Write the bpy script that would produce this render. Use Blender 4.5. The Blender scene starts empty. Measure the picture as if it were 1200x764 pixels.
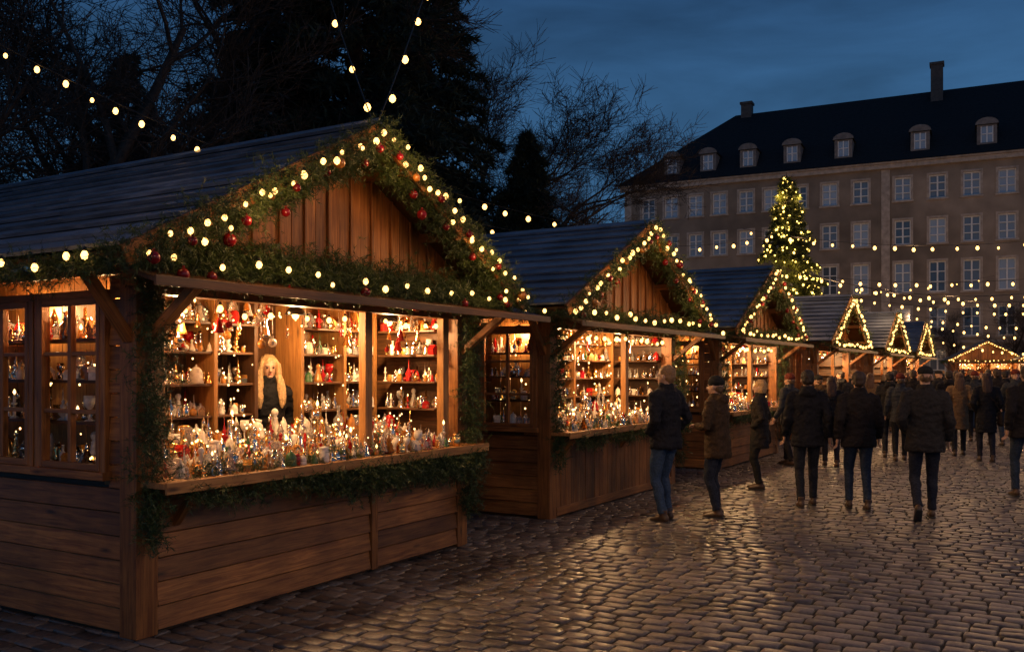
import bpy, math, random
import numpy as np
from mathutils import Vector, Matrix, noise as mnoise

random.seed(7); rng=np.random.default_rng(7)
scene=bpy.context.scene
F=1080.0; CH=1.7; HZ=435.0
def W(u,v,Y): return Vector(((u-600)/F*Y, Y, CH-(v-HZ)/F*Y))
def G(u,v):
    Y=CH*F/(v-HZ); return Vector(((u-600)/F*Y,Y,0))
A=Vector((0.5098,0.8603,0)); B=Vector((-0.8603,0.5098,0)); P0=Vector((-2.375,5.83,0))
def STM(s,t=0): return Matrix.Translation(P0+A*s+B*t)@Matrix.Rotation(math.atan2(A.y,A.x),4,'Z')
def link(o): scene.collection.objects.link(o); return o
def empty(name,mw=None):
    e=bpy.data.objects.new(name,None); e.empty_display_size=.3; link(e)
    if mw is not None: e.matrix_world=mw
    return e
WARM=(1,.50,.18)
def lamp(name,loc,en,parent=None,rad=.06,col=WARM):
    ld=bpy.data.lights.new(name,'POINT'); ld.energy=en; ld.color=col; ld.shadow_soft_size=rad
    lo=bpy.data.objects.new(name,ld); link(lo); lo.location=loc
    if parent: lo.parent=parent
    return lo

# ---------------------------------------------------------------- materials
def nodes(name):
    m=bpy.data.materials.new(name); m.use_nodes=True
    nt=m.node_tree; b=nt.nodes['Principled BSDF']; return m,nt,b
def N(nt,t,**k):
    n=nt.nodes.new(t)
    for a,v in k.items():
        if a in n.inputs: n.inputs[a].default_value=v
        else: setattr(n,a,v)
    return n
def simple(name,col,rough=.5,metal=0,spec=.5,trans=0,noise_scale=30,var=.25,bump=0.0):
    m,nt,b=nodes(name); L=nt.links.new
    tc=N(nt,'ShaderNodeTexCoord'); nz=N(nt,'ShaderNodeTexNoise'); nz.inputs['Scale'].default_value=noise_scale; nz.inputs['Detail'].default_value=4
    L(tc.outputs['Object'],nz.inputs['Vector'])
    r=N(nt,'ShaderNodeValToRGB'); c=Vector(col)
    r.color_ramp.elements[0].position=.3; r.color_ramp.elements[1].position=.7
    r.color_ramp.elements[0].color=(*(c*(1-var)),1); r.color_ramp.elements[1].color=(*[min(1,x) for x in c*(1+var)],1)
    L(nz.outputs['Fac'],r.inputs['Fac']); L(r.outputs['Color'],b.inputs['Base Color'])
    b.inputs['Roughness'].default_value=rough; b.inputs['Metallic'].default_value=metal
    b.inputs['Specular IOR Level'].default_value=spec; b.inputs['Transmission Weight'].default_value=trans
    if bump>0:
        bp=N(nt,'ShaderNodeBump'); bp.inputs['Strength'].default_value=bump; bp.inputs['Distance'].default_value=.02
        L(nz.outputs['Fac'],bp.inputs['Height']); L(bp.outputs['Normal'],b.inputs['Normal'])
    return m
def rndmat(name,c1,c2,rough=.5,metal=0,bump=.3,scale=25,spec=.5,dist=.01,cmax=1.0,big=0,rvar=0):
    m,nt,b=nodes(name); L=nt.links.new
    at=N(nt,'ShaderNodeAttribute',attribute_name='rnd')
    tc=N(nt,'ShaderNodeTexCoord'); nz=N(nt,'ShaderNodeTexNoise'); nz.inputs['Scale'].default_value=scale; nz.inputs['Detail'].default_value=6
    L(tc.outputs['Object'],nz.inputs['Vector'])
    mx=N(nt,'ShaderNodeMix',data_type='RGBA'); mx.inputs[6].default_value=(*c1,1); mx.inputs[7].default_value=(*c2,1)
    L(at.outputs['Fac'],mx.inputs[0])
    m2=N(nt,'ShaderNodeMix',data_type='RGBA',blend_type='MULTIPLY'); m2.inputs[0].default_value=.8
    rr=N(nt,'ShaderNodeMapRange'); rr.inputs[1].default_value=.3; rr.inputs[2].default_value=.7; rr.inputs[3].default_value=.5; rr.inputs[4].default_value=cmax
    L(nz.outputs['Fac'],rr.inputs[0]); L(mx.outputs[2],m2.inputs[6]); L(rr.outputs[0],m2.inputs[7])
    out=m2.outputs[2]
    if big>0:
        n3=N(nt,'ShaderNodeTexNoise'); n3.inputs['Scale'].default_value=big; n3.inputs['Detail'].default_value=5; L(tc.outputs['Object'],n3.inputs['Vector'])
        r3=N(nt,'ShaderNodeMapRange'); r3.inputs[1].default_value=.35; r3.inputs[2].default_value=.65; r3.inputs[3].default_value=.55; r3.inputs[4].default_value=1.15; L(n3.outputs['Fac'],r3.inputs[0])
        v3=N(nt,'ShaderNodeVectorMath',operation='SCALE'); L(out,v3.inputs[0]); L(r3.outputs[0],v3.inputs['Scale']); out=v3.outputs[0]
        r4=N(nt,'ShaderNodeMapRange'); r4.inputs[1].default_value=.35; r4.inputs[2].default_value=.65; r4.inputs[3].default_value=rough-rvar; r4.inputs[4].default_value=rough+rvar; L(n3.outputs['Fac'],r4.inputs[0]); L(r4.outputs[0],b.inputs['Roughness'])
    L(out,b.inputs['Base Color']); b.inputs['Roughness'].default_value=rough; b.inputs['Metallic'].default_value=metal
    b.inputs['Specular IOR Level'].default_value=spec
    if bump>0:
        bp=N(nt,'ShaderNodeBump'); bp.inputs['Strength'].default_value=bump; bp.inputs['Distance'].default_value=dist
        L(nz.outputs['Fac'],bp.inputs['Height']); L(bp.outputs['Normal'],b.inputs['Normal'])
    return m
def woodmat(name,c1,c2,rough=.5,gs=26,bump=.4,lo=.6):
    m,nt,b=nodes(name); L=nt.links.new
    uv=N(nt,'ShaderNodeUVMap'); mp=N(nt,'ShaderNodeMapping'); mp.inputs['Scale'].default_value=(1.6,gs,1)
    L(uv.outputs['UV'],mp.inputs['Vector'])
    nz=N(nt,'ShaderNodeTexNoise'); nz.inputs['Scale'].default_value=1.5; nz.inputs['Detail'].default_value=8; nz.inputs['Roughness'].default_value=.65; nz.inputs['Distortion'].default_value=.8
    L(mp.outputs[0],nz.inputs['Vector'])
    r=N(nt,'ShaderNodeValToRGB'); r.color_ramp.elements[0].position=.34; r.color_ramp.elements[1].position=.64
    r.color_ramp.elements[0].color=(*c1,1); r.color_ramp.elements[1].color=(*c2,1)
    L(nz.outputs['Fac'],r.inputs['Fac'])
    mk=N(nt,'ShaderNodeMapping'); mk.inputs['Scale'].default_value=(1.7,6,1); L(uv.outputs['UV'],mk.inputs['Vector'])
    vo=N(nt,'ShaderNodeTexVoronoi'); vo.inputs['Scale'].default_value=1.0; L(mk.outputs[0],vo.inputs['Vector'])
    kr=N(nt,'ShaderNodeMapRange'); kr.inputs[1].default_value=.03; kr.inputs[2].default_value=.13; kr.inputs[3].default_value=.25; kr.inputs[4].default_value=1
    L(vo.outputs['Distance'],kr.inputs[0])
    at=N(nt,'ShaderNodeAttribute',attribute_name='rnd')
    rr=N(nt,'ShaderNodeMapRange'); rr.inputs[3].default_value=lo; rr.inputs[4].default_value=1.2
    L(at.outputs['Fac'],rr.inputs[0])
    tc=N(nt,'ShaderNodeTexCoord'); n2=N(nt,'ShaderNodeTexNoise'); n2.inputs['Scale'].default_value=2.2; n2.inputs['Detail'].default_value=5
    L(tc.outputs['Object'],n2.inputs['Vector'])
    r2=N(nt,'ShaderNodeMapRange'); r2.inputs[1].default_value=.3; r2.inputs[2].default_value=.7; r2.inputs[3].default_value=.55; r2.inputs[4].default_value=1.15
    L(n2.outputs['Fac'],r2.inputs[0])
    mu=N(nt,'ShaderNodeMath',operation='MULTIPLY'); L(rr.outputs[0],mu.inputs[0]); L(kr.outputs[0],mu.inputs[1])
    mu2=N(nt,'ShaderNodeMath',operation='MULTIPLY'); L(mu.outputs[0],mu2.inputs[0]); L(r2.outputs[0],mu2.inputs[1])
    vm=N(nt,'ShaderNodeVectorMath',operation='SCALE'); L(r.outputs['Color'],vm.inputs[0]); L(mu2.outputs[0],vm.inputs['Scale'])
    L(vm.outputs[0],b.inputs['Base Color']); b.inputs['Roughness'].default_value=rough
    bp=N(nt,'ShaderNodeBump'); bp.inputs['Strength'].default_value=bump; bp.inputs['Distance'].default_value=.006
    L(nz.outputs['Fac'],bp.inputs['Height']); L(bp.outputs['Normal'],b.inputs['Normal'])
    return m
def emis(name,col,st,samp='NONE'):
    m,nt,b=nodes(name); nt.nodes.remove(b); e=N(nt,'ShaderNodeEmission'); e.inputs[0].default_value=(*col,1); e.inputs[1].default_value=st
    nt.links.new(e.outputs[0],nt.nodes['Material Output'].inputs[0])
    try: m.cycles.emission_sampling=samp
    except Exception: pass
    return m

WOOD=woodmat('wood_siding',(.20,.062,.014),(.50,.20,.048))
WOODL=woodmat('wood_light',(.32,.13,.035),(.60,.29,.085))
WOODD=woodmat('wood_dark',(.06,.024,.009),(.15,.065,.024))
ROOF=woodmat('roof_boards',(.075,.095,.13),(.19,.225,.29),rough=.40,gs=14,bump=.35,lo=.7)
BULB=emis('bulb_glow',(1.0,.52,.14),5.5)
BULBF=emis('bulb_glow_far',(1.0,.52,.12),4.5)
BULBT=emis('tree_bulb_glow',(1.0,.62,.12),8.0,'AUTO')
SPARK=emis('tealight_glow',(1.0,.60,.22),5.0)
SOCK=simple('socket_black',(.02,.02,.02),.5)
CORD=simple('cord_black',(.015,.015,.015),.6)
PINE=rndmat('pine_needles',(.02,.048,.012),(.085,.13,.03),rough=.5,bump=0)
GOLD=simple('gold_metal',(.80,.50,.19),.25,1)
SILV=simple('silver_glass',(.90,.82,.70),.12,1)
RED=simple('red_lacquer',(.36,.010,.010),.2,0,.6)
CERA=simple('white_ceramic',(.78,.70,.60),.3)
GLASS=simple('clear_glass',(.95,.93,.90),.04,0,.6,trans=.8,var=.04)
GRN=simple('green_lacquer',(.04,.12,.04),.3)
BROWNG=simple('amber_glass',(.50,.20,.04),.15,0,.8)
BARK=simple('bark',(.06,.042,.032),.9,noise_scale=12,var=.4)
NEED=rndmat('conifer_needles',(.014,.026,.016),(.04,.06,.032),rough=.8,bump=0)

class MB:
    def __init__(s): s.v=[];s.f=[];s.m=[];s.uv=[];s.r=[];s.sm=[]
    def hex(s,P,mat,la,rnd=None):
        P=[Vector(p) for p in P]; la=Vector(la).normalized(); n0=len(s.v); s.v+= [tuple(p) for p in P]
        if rnd is None: rnd=random.random()
        ou,ov=random.random()*50,random.random()*50
        for f in ((0,3,2,1),(4,5,6,7),(0,1,5,4),(1,2,6,5),(2,3,7,6),(3,0,4,7)):
            n=(P[f[1]]-P[f[0]]).cross(P[f[2]]-P[f[1]])
            if n.length>1e-12: n.normalize()
            w=n.cross(la)
            if w.length<.3: 
                ax=Vector((0,0,1)) if abs(n.z)<.7 else Vector((1,0,0)); w=n.cross(ax); l2=ax
            else: l2=la
            w.normalize()
            s.f.append(tuple(n0+i for i in f)); s.m.append(mat); s.r.append(rnd); s.sm.append(False)
            s.uv.append([(P[i].dot(l2)+ou,P[i].dot(w)+ov) for i in f])
    def box(s,x0,x1,y0,y1,z0,z1,mat=0,rnd=None):
        d=(abs(x1-x0),abs(y1-y0),abs(z1-z0)); k=d.index(max(d)); la=[0,0,0]; la[k]=1
        s.hex([(x0,y0,z0),(x1,y0,z0),(x1,y1,z0),(x0,y1,z0),(x0,y0,z1),(x1,y0,z1),(x1,y1,z1),(x0,y1,z1)],mat,la,rnd)
    def beam(s,p,q,w,h,mat=0,up=(0,0,1)):
        p=Vector(p);q=Vector(q);d=(q-p).normalized();sd=d.cross(Vector(up)).normalized();u=sd.cross(d)
        a=sd*w/2;b=u*h/2
        s.hex([p-a-b,p+a-b,q+a-b,q-a-b,p-a+b,p+a+b,q+a+b,q-a+b],mat,d)
    def tmpl(s,T,M,mat,smooth=True,rnd=None):
        V,Fc=T; n0=len(s.v)
        if rnd is None: rnd=random.random()
        R=np.array(M.to_3x3()); t=np.array(M.translation)
        s.v+= [tuple(x) for x in (V@R.T+t)]
        for f in Fc:
            s.f.append(tuple(n0+i for i in f)); s.m.append(mat); s.r.append(rnd); s.sm.append(smooth); s.uv.append([(0,0)]*len(f))
    def raw(s,V,Fc,mat,smooth=True,rnd=.5):
        n0=len(s.v); s.v+=[tuple(x) for x in V]
        for f in Fc:
            s.f.append(tuple(n0+i for i in f)); s.m.append(mat); s.r.append(rnd); s.sm.append(smooth); s.uv.append([(0,0)]*len(f))
    def build(s,name,mats,parent=None,mw=None,bevel=0):
        me=bpy.data.meshes.new(name); me.from_pydata(s.v,[],s.f)
        for m in mats: me.materials.append(m)
        me.polygons.foreach_set('material_index',s.m); me.polygons.foreach_set('use_smooth',s.sm)
        uvl=me.uv_layers.new(name='UVMap'); uvl.data.foreach_set('uv',np.array([c for f in s.uv for c in f],dtype=np.float32).ravel())
        ca=me.color_attributes.new('rnd','FLOAT_COLOR','CORNER')
        lr=np.repeat(np.array(s.r,dtype=np.float32),[len(f) for f in s.f]); ca.data.foreach_set('color',np.stack([lr,lr,lr,np.ones_like(lr)],1).ravel())
        me.update(); o=bpy.data.objects.new(name,me); link(o)
        if parent: o.parent=parent
        elif mw is not None: o.matrix_world=mw
        if bevel>0:
            b=o.modifiers.new('bevel','BEVEL'); b.width=bevel; b.segments=2; b.limit_method='ANGLE'
        return o
def fast(name,V,Fc,mats,midx=None,rnd=None,smooth=False,parent=None,mw=None):
    me=bpy.data.meshes.new(name); n,k=Fc.shape
    me.vertices.add(len(V)); me.vertices.foreach_set('co',V.astype(np.float32).ravel())
    me.loops.add(n*k); me.loops.foreach_set('vertex_index',Fc.astype(np.int32).ravel())
    me.polygons.add(n); me.polygons.foreach_set('loop_start',np.arange(0,n*k,k,dtype=np.int32)); me.polygons.foreach_set('loop_total',np.full(n,k,dtype=np.int32))
    for m in mats: me.materials.append(m)
    if midx is not None: me.polygons.foreach_set('material_index',midx.astype(np.int32))
    me.polygons.foreach_set('use_smooth',np.full(n,smooth))
    if rnd is not None:
        ca=me.color_attributes.new('rnd','FLOAT_COLOR','CORNER'); lr=np.repeat(rnd.astype(np.float32),k)
        ca.data.foreach_set('color',np.stack([lr,lr,lr,np.ones_like(lr)],1).ravel())
    me.update(calc_edges=True); me.validate()
    o=bpy.data.objects.new(name,me); link(o)
    if parent: o.parent=parent
    elif mw is not None: o.matrix_world=mw
    return o
def lathe(prof,n=10):
    V=[];Fc=[]
    for r,z in prof:
        for i in range(n):
            a=2*math.pi*i/n; V.append((r*math.cos(a),r*math.sin(a),z))
    for j in range(len(prof)-1):
        for i in range(n):
            Fc.append((j*n+i,j*n+(i+1)%n,(j+1)*n+(i+1)%n,(j+1)*n+i))
    Fc.append(tuple(range(n))[::-1]); Fc.append(tuple((len(prof)-1)*n+i for i in range(n)))
    return np.array(V),Fc
def sphere_prof(r,z,k=6): return [(max(r*math.sin(math.pi*i/k),.0008),z-r*math.cos(math.pi*i/k)) for i in range(k+1)]

def bulbs(name,pts,r,glow=BULB,parent=None,mw=None,n=6):
    prof=[(.12,-1.15),(.7,-.8),(1,0),(.72,.7),(.42,1.05),(.42,1.05),(.42,2.0),(.1,2.1)]
    V=[];
    for rr,z in prof:
        for i in range(n):
            a=2*math.pi*i/n; V.append((rr*math.cos(a),rr*math.sin(a),z))
    V=np.array(V)*r; Fc=[];mi=[]
    for j in range(len(prof)-1):
        for i in range(n):
            Fc.append((j*n+i,j*n+(i+1)%n,(j+1)*n+(i+1)%n,(j+1)*n+i)); mi.append(0 if j<4 else 1)
    Fc=np.array(Fc); P=np.array([tuple(p) for p in pts]); k=len(P)
    sc=1+rng.uniform(-.25,.25,(k,1,1))
    VV=(V[None]*sc+P[:,None]).reshape(-1,3); FF=(Fc[None]+(np.arange(k)*len(V))[:,None,None]).reshape(-1,4)
    return fast(name,VV,FF,[glow,SOCK],np.tile(mi,k),smooth=True,parent=parent,mw=mw)

def sample_path(path,dens):
    out=[]
    P=[np.array(p,dtype=float) for p in path]
    for a,b in zip(P[:-1],P[1:]):
        n=max(1,int(np.linalg.norm(b-a)*dens)); t=(np.arange(n)+.5)/n
        out.append(a+(b-a)*t[:,None])
    return np.concatenate(out)
def unit(v): return v/np.maximum(np.linalg.norm(v,axis=-1,keepdims=True),1e-9)
def garland(name,paths,dens,mw,nn=14,L=.10,nl=.045,w=.0028):
    Bs=[]
    for path,rad in paths:
        p=sample_path(path,dens*(rad/.08)**1.3); lump=.55+.75*np.abs(np.sin(np.arange(len(p))*.013+p[:,0]*3.1+p[:,2]*2.3))[:,None]
        Bs.append(p+rng.normal(0,rad*.5,p.shape)*lump)
    b=np.concatenate(Bs); n=len(b)
    d=unit(rng.normal(0,1,(n,3))+np.array([0,-.25,-.55])); Ls=L*rng.uniform(.6,1.3,(n,1))
    i=(np.arange(nn)/nn)[None,:,None]
    base=b[:,None]+d[:,None]*Ls[:,None]*i
    nd=unit(d[:,None]*.8+unit(rng.normal(0,1,(n,nn,3))))
    sd=unit(np.cross(nd,rng.normal(0,1,(n,nn,3))))*w
    V=np.stack([base-sd,base+sd,base+nd*nl],2).reshape(-1,3); Fc=np.arange(len(V)).reshape(-1,3)
    r=np.repeat(rng.uniform(0,1,n),nn)
    return fast(name,V,Fc,[PINE],rnd=r,mw=mw)

def string_lights(name,p,q,sag,nb,r,glow=BULB,cr=.006,lamps=0,en=20,col=(1,.56,.26)):
    p=Vector(p);q=Vector(q); e=empty(name)
    def pt(t): return p.lerp(q,t)-Vector((0,0,4*sag*t*(1-t)))
    K=32; pts=[pt(i/K) for i in range(K+1)]
    V,Fc=tube(pts,[(cr,cr)]*(K+1),5); mb=MB(); mb.raw(V,Fc,0); mb.build('cord',[CORD],parent=e)
    bp=[pt((i+.5+random.uniform(-.15,.15))/nb)-Vector((0,0,r*2)) for i in range(nb)]
    bp=[b+Vector((random.uniform(-.02,.02),random.uniform(-.02,.02),random.uniform(-.04,.0))) for b in bp]
    bulbs('bulbs',bp,r,glow,parent=e)
    for i in range(lamps): lamp('bulb_light',pt((i+.5)/lamps)-Vector((0,0,.12)),en,e,.12,col)
    return e
def tube(pts,rad,n=10,ref=(1,0,0)):
    pts=[Vector(p) for p in pts]; V=[];Fc=[];m=len(pts)
    for i,p in enumerate(pts):
        t=(pts[min(i+1,m-1)]-pts[max(i-1,0)]).normalized()
        a=Vector(ref)-t*t.dot(Vector(ref))
        if a.length<.1: a=Vector((0,1,0))-t*t.y
        a.normalize(); b=t.cross(a)
        ra,rb=rad[i]
        for j in range(n):
            an=2*math.pi*j/n; V.append(tuple(p+a*ra*math.cos(an)+b*rb*math.sin(an)))
    for i in range(m-1):
        for j in range(n): Fc.append((i*n+j,i*n+(j+1)%n,(i+1)*n+(j+1)%n,(i+1)*n+j))
    Fc.append(tuple(range(n))[::-1]); Fc.append(tuple((m-1)*n+j for j in range(n)))
    return V,Fc

OT={
 'bauble':lathe(sphere_prof(.035,.035,7)+[(.008,.072),(.008,.082)],12),
 'bell':lathe([(.04,0),(.036,.01),(.024,.04),(.02,.07),(.012,.085),(.004,.09),(.007,.1),(.001,.108)],12),
 'bottle':lathe([(.028,0),(.03,.01),(.03,.07),(.024,.085),(.01,.1),(.009,.14),(.012,.142),(.012,.152)],10),
 'goblet':lathe([(.03,0),(.028,.004),(.006,.012),(.005,.06),(.02,.075),(.032,.1),(.03,.14),(.028,.138)],10),
 'angel':lathe([(.038,0),(.034,.02),(.022,.06),(.014,.095),(.017,.1),(.009,.108)]+[(.017,.12),(.019,.132),(.014,.145),(.004,.151)],10),
 'tree':lathe([(.01,0),(.01,.02),(.042,.022),(.022,.06),(.032,.062),(.014,.1),(.022,.102),(.002,.16)],10),
 'stick':lathe([(.03,0),(.028,.008),(.007,.02),(.012,.04),(.006,.055),(.008,.09),(.02,.1),(.018,.108),(.009,.109),(.009,.16),(.002,.165)],10),
 'dome':lathe([(.045,0),(.045,.015),(.04,.018),(.042,.05),(.036,.08),(.02,.1),(.004,.106),(.008,.112),(.001,.12)],12),
 'jar':lathe([(.03,0),(.034,.01),(.034,.07),(.026,.08),(.03,.084),(.03,.096),(.004,.1)],10),
 'finial':lathe([(.012,0),(.02,.015),(.006,.03),(.03,.06),(.006,.09),(.014,.105),(.004,.12),(.001,.2)],10),
 'spire':lathe([(.034,0),(.03,.006),(.010,.016),(.026,.034),(.026,.044),(.008,.058),(.018,.074),(.016,.084),(.006,.094),(.010,.106),(.003,.118),(.001,.185)],10),
}
FLAME=lathe([(.001,0),(.009,.01),(.01,.018),(.005,.03),(.001,.038)],6)
hb=MB(); hb.box(-.035,.035,-.03,.03,0,.055); hb.hex([(-.042,-.036,.055),(.042,-.036,.055),(.042,.036,.055),(-.042,.036,.055),(-.002,-.036,.095),(.002,-.036,.095),(.002,.036,.095),(-.002,.036,.095)],0,(1,0,0)); HOUSE=(np.array(hb.v),hb.f)
OMATS=[GOLD,SILV,RED,CERA,GLASS,SPARK,WOODD,GRN,BROWNG]
def place_item(mb,x,y,z,sc=1.0):
    k=random.choice(['bauble','bell','bell','bottle','goblet','angel','spire','tree','stick','spire','dome','dome','jar','finial','house','candle'])
    s=sc*random.uniform(.6,1.3); M=Matrix.Translation((x,y,z))@Matrix.Rotation(random.random()*6.28,4,'Z')@Matrix.Scale(s,4)
    mat=random.choices([0,1,2,3,4,7,8],[5,11,2.4,6,8,.6,2])[0]
    if k=='house': mb.tmpl(HOUSE,M,random.choice([3,8,0,2]),False); return
    if k=='candle':
        mb.tmpl(OT['jar'],M@Matrix.Scale(.6,4),8)
        if random.random()<.5: mb.tmpl(FLAME,M@Matrix.Translation((0,0,.06)),5)
        return
    mb.tmpl(OT[k],M,mat)
    if k=='stick' and random.random()<.25: mb.tmpl(FLAME,M@Matrix.Translation((0,0,.165)),5)
    if k=='dome' and mat==4: mb.tmpl(OT['angel'],M@Matrix.Translation((0,0,.01))@Matrix.Scale(.55,4),random.choice([0,2,3]))
def fill(mb,x0,x1,y0,y1,z,step,sc=1.0,p=.9):
    x=x0
    while x<x1:
        y=y0
        while y<y1:
            if random.random()<p: place_item(mb,x+random.uniform(-.3,.3)*step,y+random.uniform(-.3,.3)*step,z,sc)
            y+=step
        x+=step

ZE=2.42; ZP=3.63; OH=.42
def wside(w,side,Wd,a,b,z,z1):
    if side==0: w.hex([(-.006,a,z),(.03,a,z),(.03,b,z),(-.006,b,z),(.008,a,z1),(.03,a,z1),(.03,b,z1),(.008,b,z1)],0,(0,1,0))
    else: w.box(Wd-.03,Wd,a,b,z,z1,0)
def stall(mw,Wd,D,det,seed,vertical=False,posts=(),windows=((.25,.95),),xo=.40,awn=.55,longaw=.7,lampw=78,frontw=11):
    random.seed(seed); root=empty('market_stall',mw)
    xc=Wd/2; hw=Wd/2+xo; sl=(ZP-ZE)/hw
    zr=lambda x: ZP-abs(x-xc)*sl
    w=MB()
    for x,y in ((0,0),(Wd-.14,0),(0,D-.14),(Wd-.14,D-.14)):
        w.box(x-.012,x+.152,y-.012,y+.152,0,2.40,0,.45)
    if vertical:
        x=.16
        while x<Wd-.17: w.box(x,min(x+.125,Wd-.16),.0+random.uniform(0,.006),.03,.1,.93,0); x+=.131
        w.box(.16,Wd-.16,-.015,.03,.02,.12,0)
    else:
        z=.03
        while z<.92:
            z1=min(z+.148,.93)
            for xa,xb in ((.155,xc+.42),(xc+.50,Wd-.155)):
                j=random.uniform(0,.004)
                w.hex([(xa,-.010-j,z),(xb,-.010-j,z),(xb,.03,z),(xa,.03,z),(xa,.012-j,z1),(xb,.012-j,z1),(xb,.03,z1),(xa,.03,z1)],0,(1,0,0))
            z+=.155
        w.box(xc+.422,xc+.498,-.022,.03,.02,.93,0,.6)
    w.box(.15,Wd-.15,.032,.05,0,.95,2)
    w.box(.02,Wd+.02,-.24,.35,.962,1.0,1,.8); w.box(.02,Wd+.02,-.262,-.242,.93,1.004,1,.7)
    for x in (.3,xc,Wd-.3): w.beam((x,0,.70),(x,-.2,.94),.05,.05,0,(1,0,0))
    wz0,wz1=1.05,2.20
    for side in (0,1):
        z=.03
        while z<2.38:
            z1=min(z+.148,2.40); segs=[(.155,D-.155)]
            if side==0 and z1>wz0 and z<wz1:
                cuts=[(max(.155,a-.05),b+.05) for a,b in windows]; segs=[]; y=.155
                for a,b in cuts:
                    if a-y>.03: segs.append((y,a))
                    y=max(y,b)
                segs.append((y,D-.155))
            for a,b in segs:
                while b-a>2.4:
                    c=a+random.uniform(1.5,2.2); wside(w,side,Wd,a,c-.003,z,z1); a=c
                wside(w,side,Wd,a,b,z,z1)
            z+=.153
    for a,b in windows:
        x0=-.035
        w.box(x0,.05,a-.05,a,wz0-.03,wz1+.03,0,.75); w.box(x0,.05,b,b+.05,wz0-.03,wz1+.03,0,.75)
        w.box(x0+.002,.05,a,b,wz1-.02,wz1+.03,0,.75); w.box(x0-.03,.06,a-.07,b+.07,wz0-.055,wz0-.002,0,.8)
        w.box(x0-.004,.0,a,a+.04,wz0,wz1-.02,0,.6); w.box(x0-.004,.0,b-.04,b,wz0,wz1-.02,0,.6); w.box(x0-.003,.0,a+.04,b-.04,wz0,wz0+.045,0,.6); w.box(x0-.003,.0,a+.04,b-.04,wz1-.065,wz1-.02,0,.6)
        m=(a+b)/2; w.box(-.03,.012,m-.018,m+.018,wz0+.045,wz1-.065,0,.6)
        for q in (1,2):
            zz=wz0+(wz1-wz0)*q/3; w.box(-.026,.01,a+.04,m-.018,zz-.014,zz+.014,0,.6); w.box(-.026,.01,m+.018,b-.04,zz-.014,zz+.014,0,.6)
    w.box(.031,.045,.15,D-.15,0,1.0,2); w.box(.031,.045,max(b for a,b in windows)+.06,D-.15,1.0,2.38,2)
    w.box(Wd-.05,Wd-.032,.15,D-.15,0,2.38,2)
    YB=1.22; x=.36
    while x<Wd-.06: w.box(x,min(x+.138,Wd-.055),YB,YB+.02,0,2.38,1,random.uniform(.0,.4)); x+=.142
    yy=.30; ymax=max(b for a,b in windows)+.1
    while yy<ymax: w.box(.345,.357,yy,min(yy+.138,ymax),1.0,2.38,1,random.uniform(.1,.6)); yy+=.142
    w.box(.02,Wd-.02,.05,D-.03,2.385,2.40,1,.4)
    w.box(.1,Wd-.1,D-.03,D,0,2.4,2)
    w.box(.152,Wd-.152,-.016,.10,2.20,2.40,0,.5)
    for x in posts: w.box(x-.045,x+.045,-.006,.07,1.004,2.198,1,.85)
    w.box(.154,.21,-.002,.06,1.003,2.198,1,.7)
    sx=[.40,.9,1.42,1.86,2.42,3.0,Wd-.3] if det>1 else [.40,xc-.5,xc+.4,Wd-.3]
    for i,x in enumerate(sx): w.box(x-.02,x+.02,.88,YB-.002,1.0,2.3,2 if det>1 and i in (3,) else 1,.3)
    shelves=[1.34,1.60,1.86,2.10]
    def niche(xa): return det>1 and abs(xa-1.86)<.01
    for z in shelves:
        for xa,xb in zip(sx[:-1],sx[1:]):
            if niche(xa): continue
            w.box(xa+.021,xb-.021,.90,YB-.003,z-.02,z,2,.9)
        w.box(Wd-.30,Wd-.055,.16,.86,z-.02,z,2,.9)
    if det>1: w.box(1.885,2.395,YB-.03,YB-.004,.2,2.3,2,.0); w.box(1.885,2.395,.88,YB-.031,0,.17,2,.5)
    w.box(.38,Wd-.2,.352,.60,1.0,1.06,2); w.box(.38,Wd-.2,.60,.875 if det<2 else .83,1.0,1.14,2)
    x=-xo+.16
    while x<Wd+xo-.2:
        x1=x+.128; za,zb=zr(x)-.07,zr(x1)-.07
        if min(za,zb)>2.42:
            j=random.uniform(0,.010)
            if x<xc<x1: 
                w.hex([(x,-j,2.402),(xc-.001,-j,2.402),(xc-.001,.025,2.402),(x,.025,2.402),(x,-j,za),(xc-.001,-j,ZP-.07),(xc-.001,.025,ZP-.07),(x,.025,za)],0,(0,0,1),.5)
                w.hex([(xc,-j,2.402),(x1,-j,2.402),(x1,.025,2.402),(xc,.025,2.402),(xc,-j,ZP-.07),(x1,-j,zb),(x1,.025,zb),(xc,.025,ZP-.07)],0,(0,0,1),.5)
            else:
                w.hex([(x,-j,2.402),(x1,-j,2.402),(x1,.025,2.402),(x,.025,2.402),(x,-j,za),(x1,-j,zb),(x1,.025,zb),(x,.025,za)],0,(0,0,1))
        x+=.134
    x=-xo+.16+.131
    while x<Wd+xo-.3:
        if zr(x)-.1>2.5: w.box(x-.012,x+.012,-.03,-.0105,2.41,zr(x)-.09,0,.35)
        x+=.268
    for sg in (-1,1):
        e=(xc+sg*(hw+.01),-OH,ZE-.06); p=(xc,-OH,ZP-.055)
        w.beam((e[0],-OH-.015,e[2]),(xc,-OH-.015-.002*sg,p[2]),.028,.13,0,(0,0,1))
        for fr in (.15,.5,.85):
            xx=xc+sg*hw*fr; w.box(xx-.04,xx+.04,-OH,D+.1,zr(xx)-.16,zr(xx)-.08,0,.3)
    for y in (.05,D-.1): w.beam((0,y+.02,1.9),(-xo+.05,y+.02,2.36),.06,.07,0,(0,1,0))
    ax0,ax1=-.3,Wd+longaw
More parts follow.
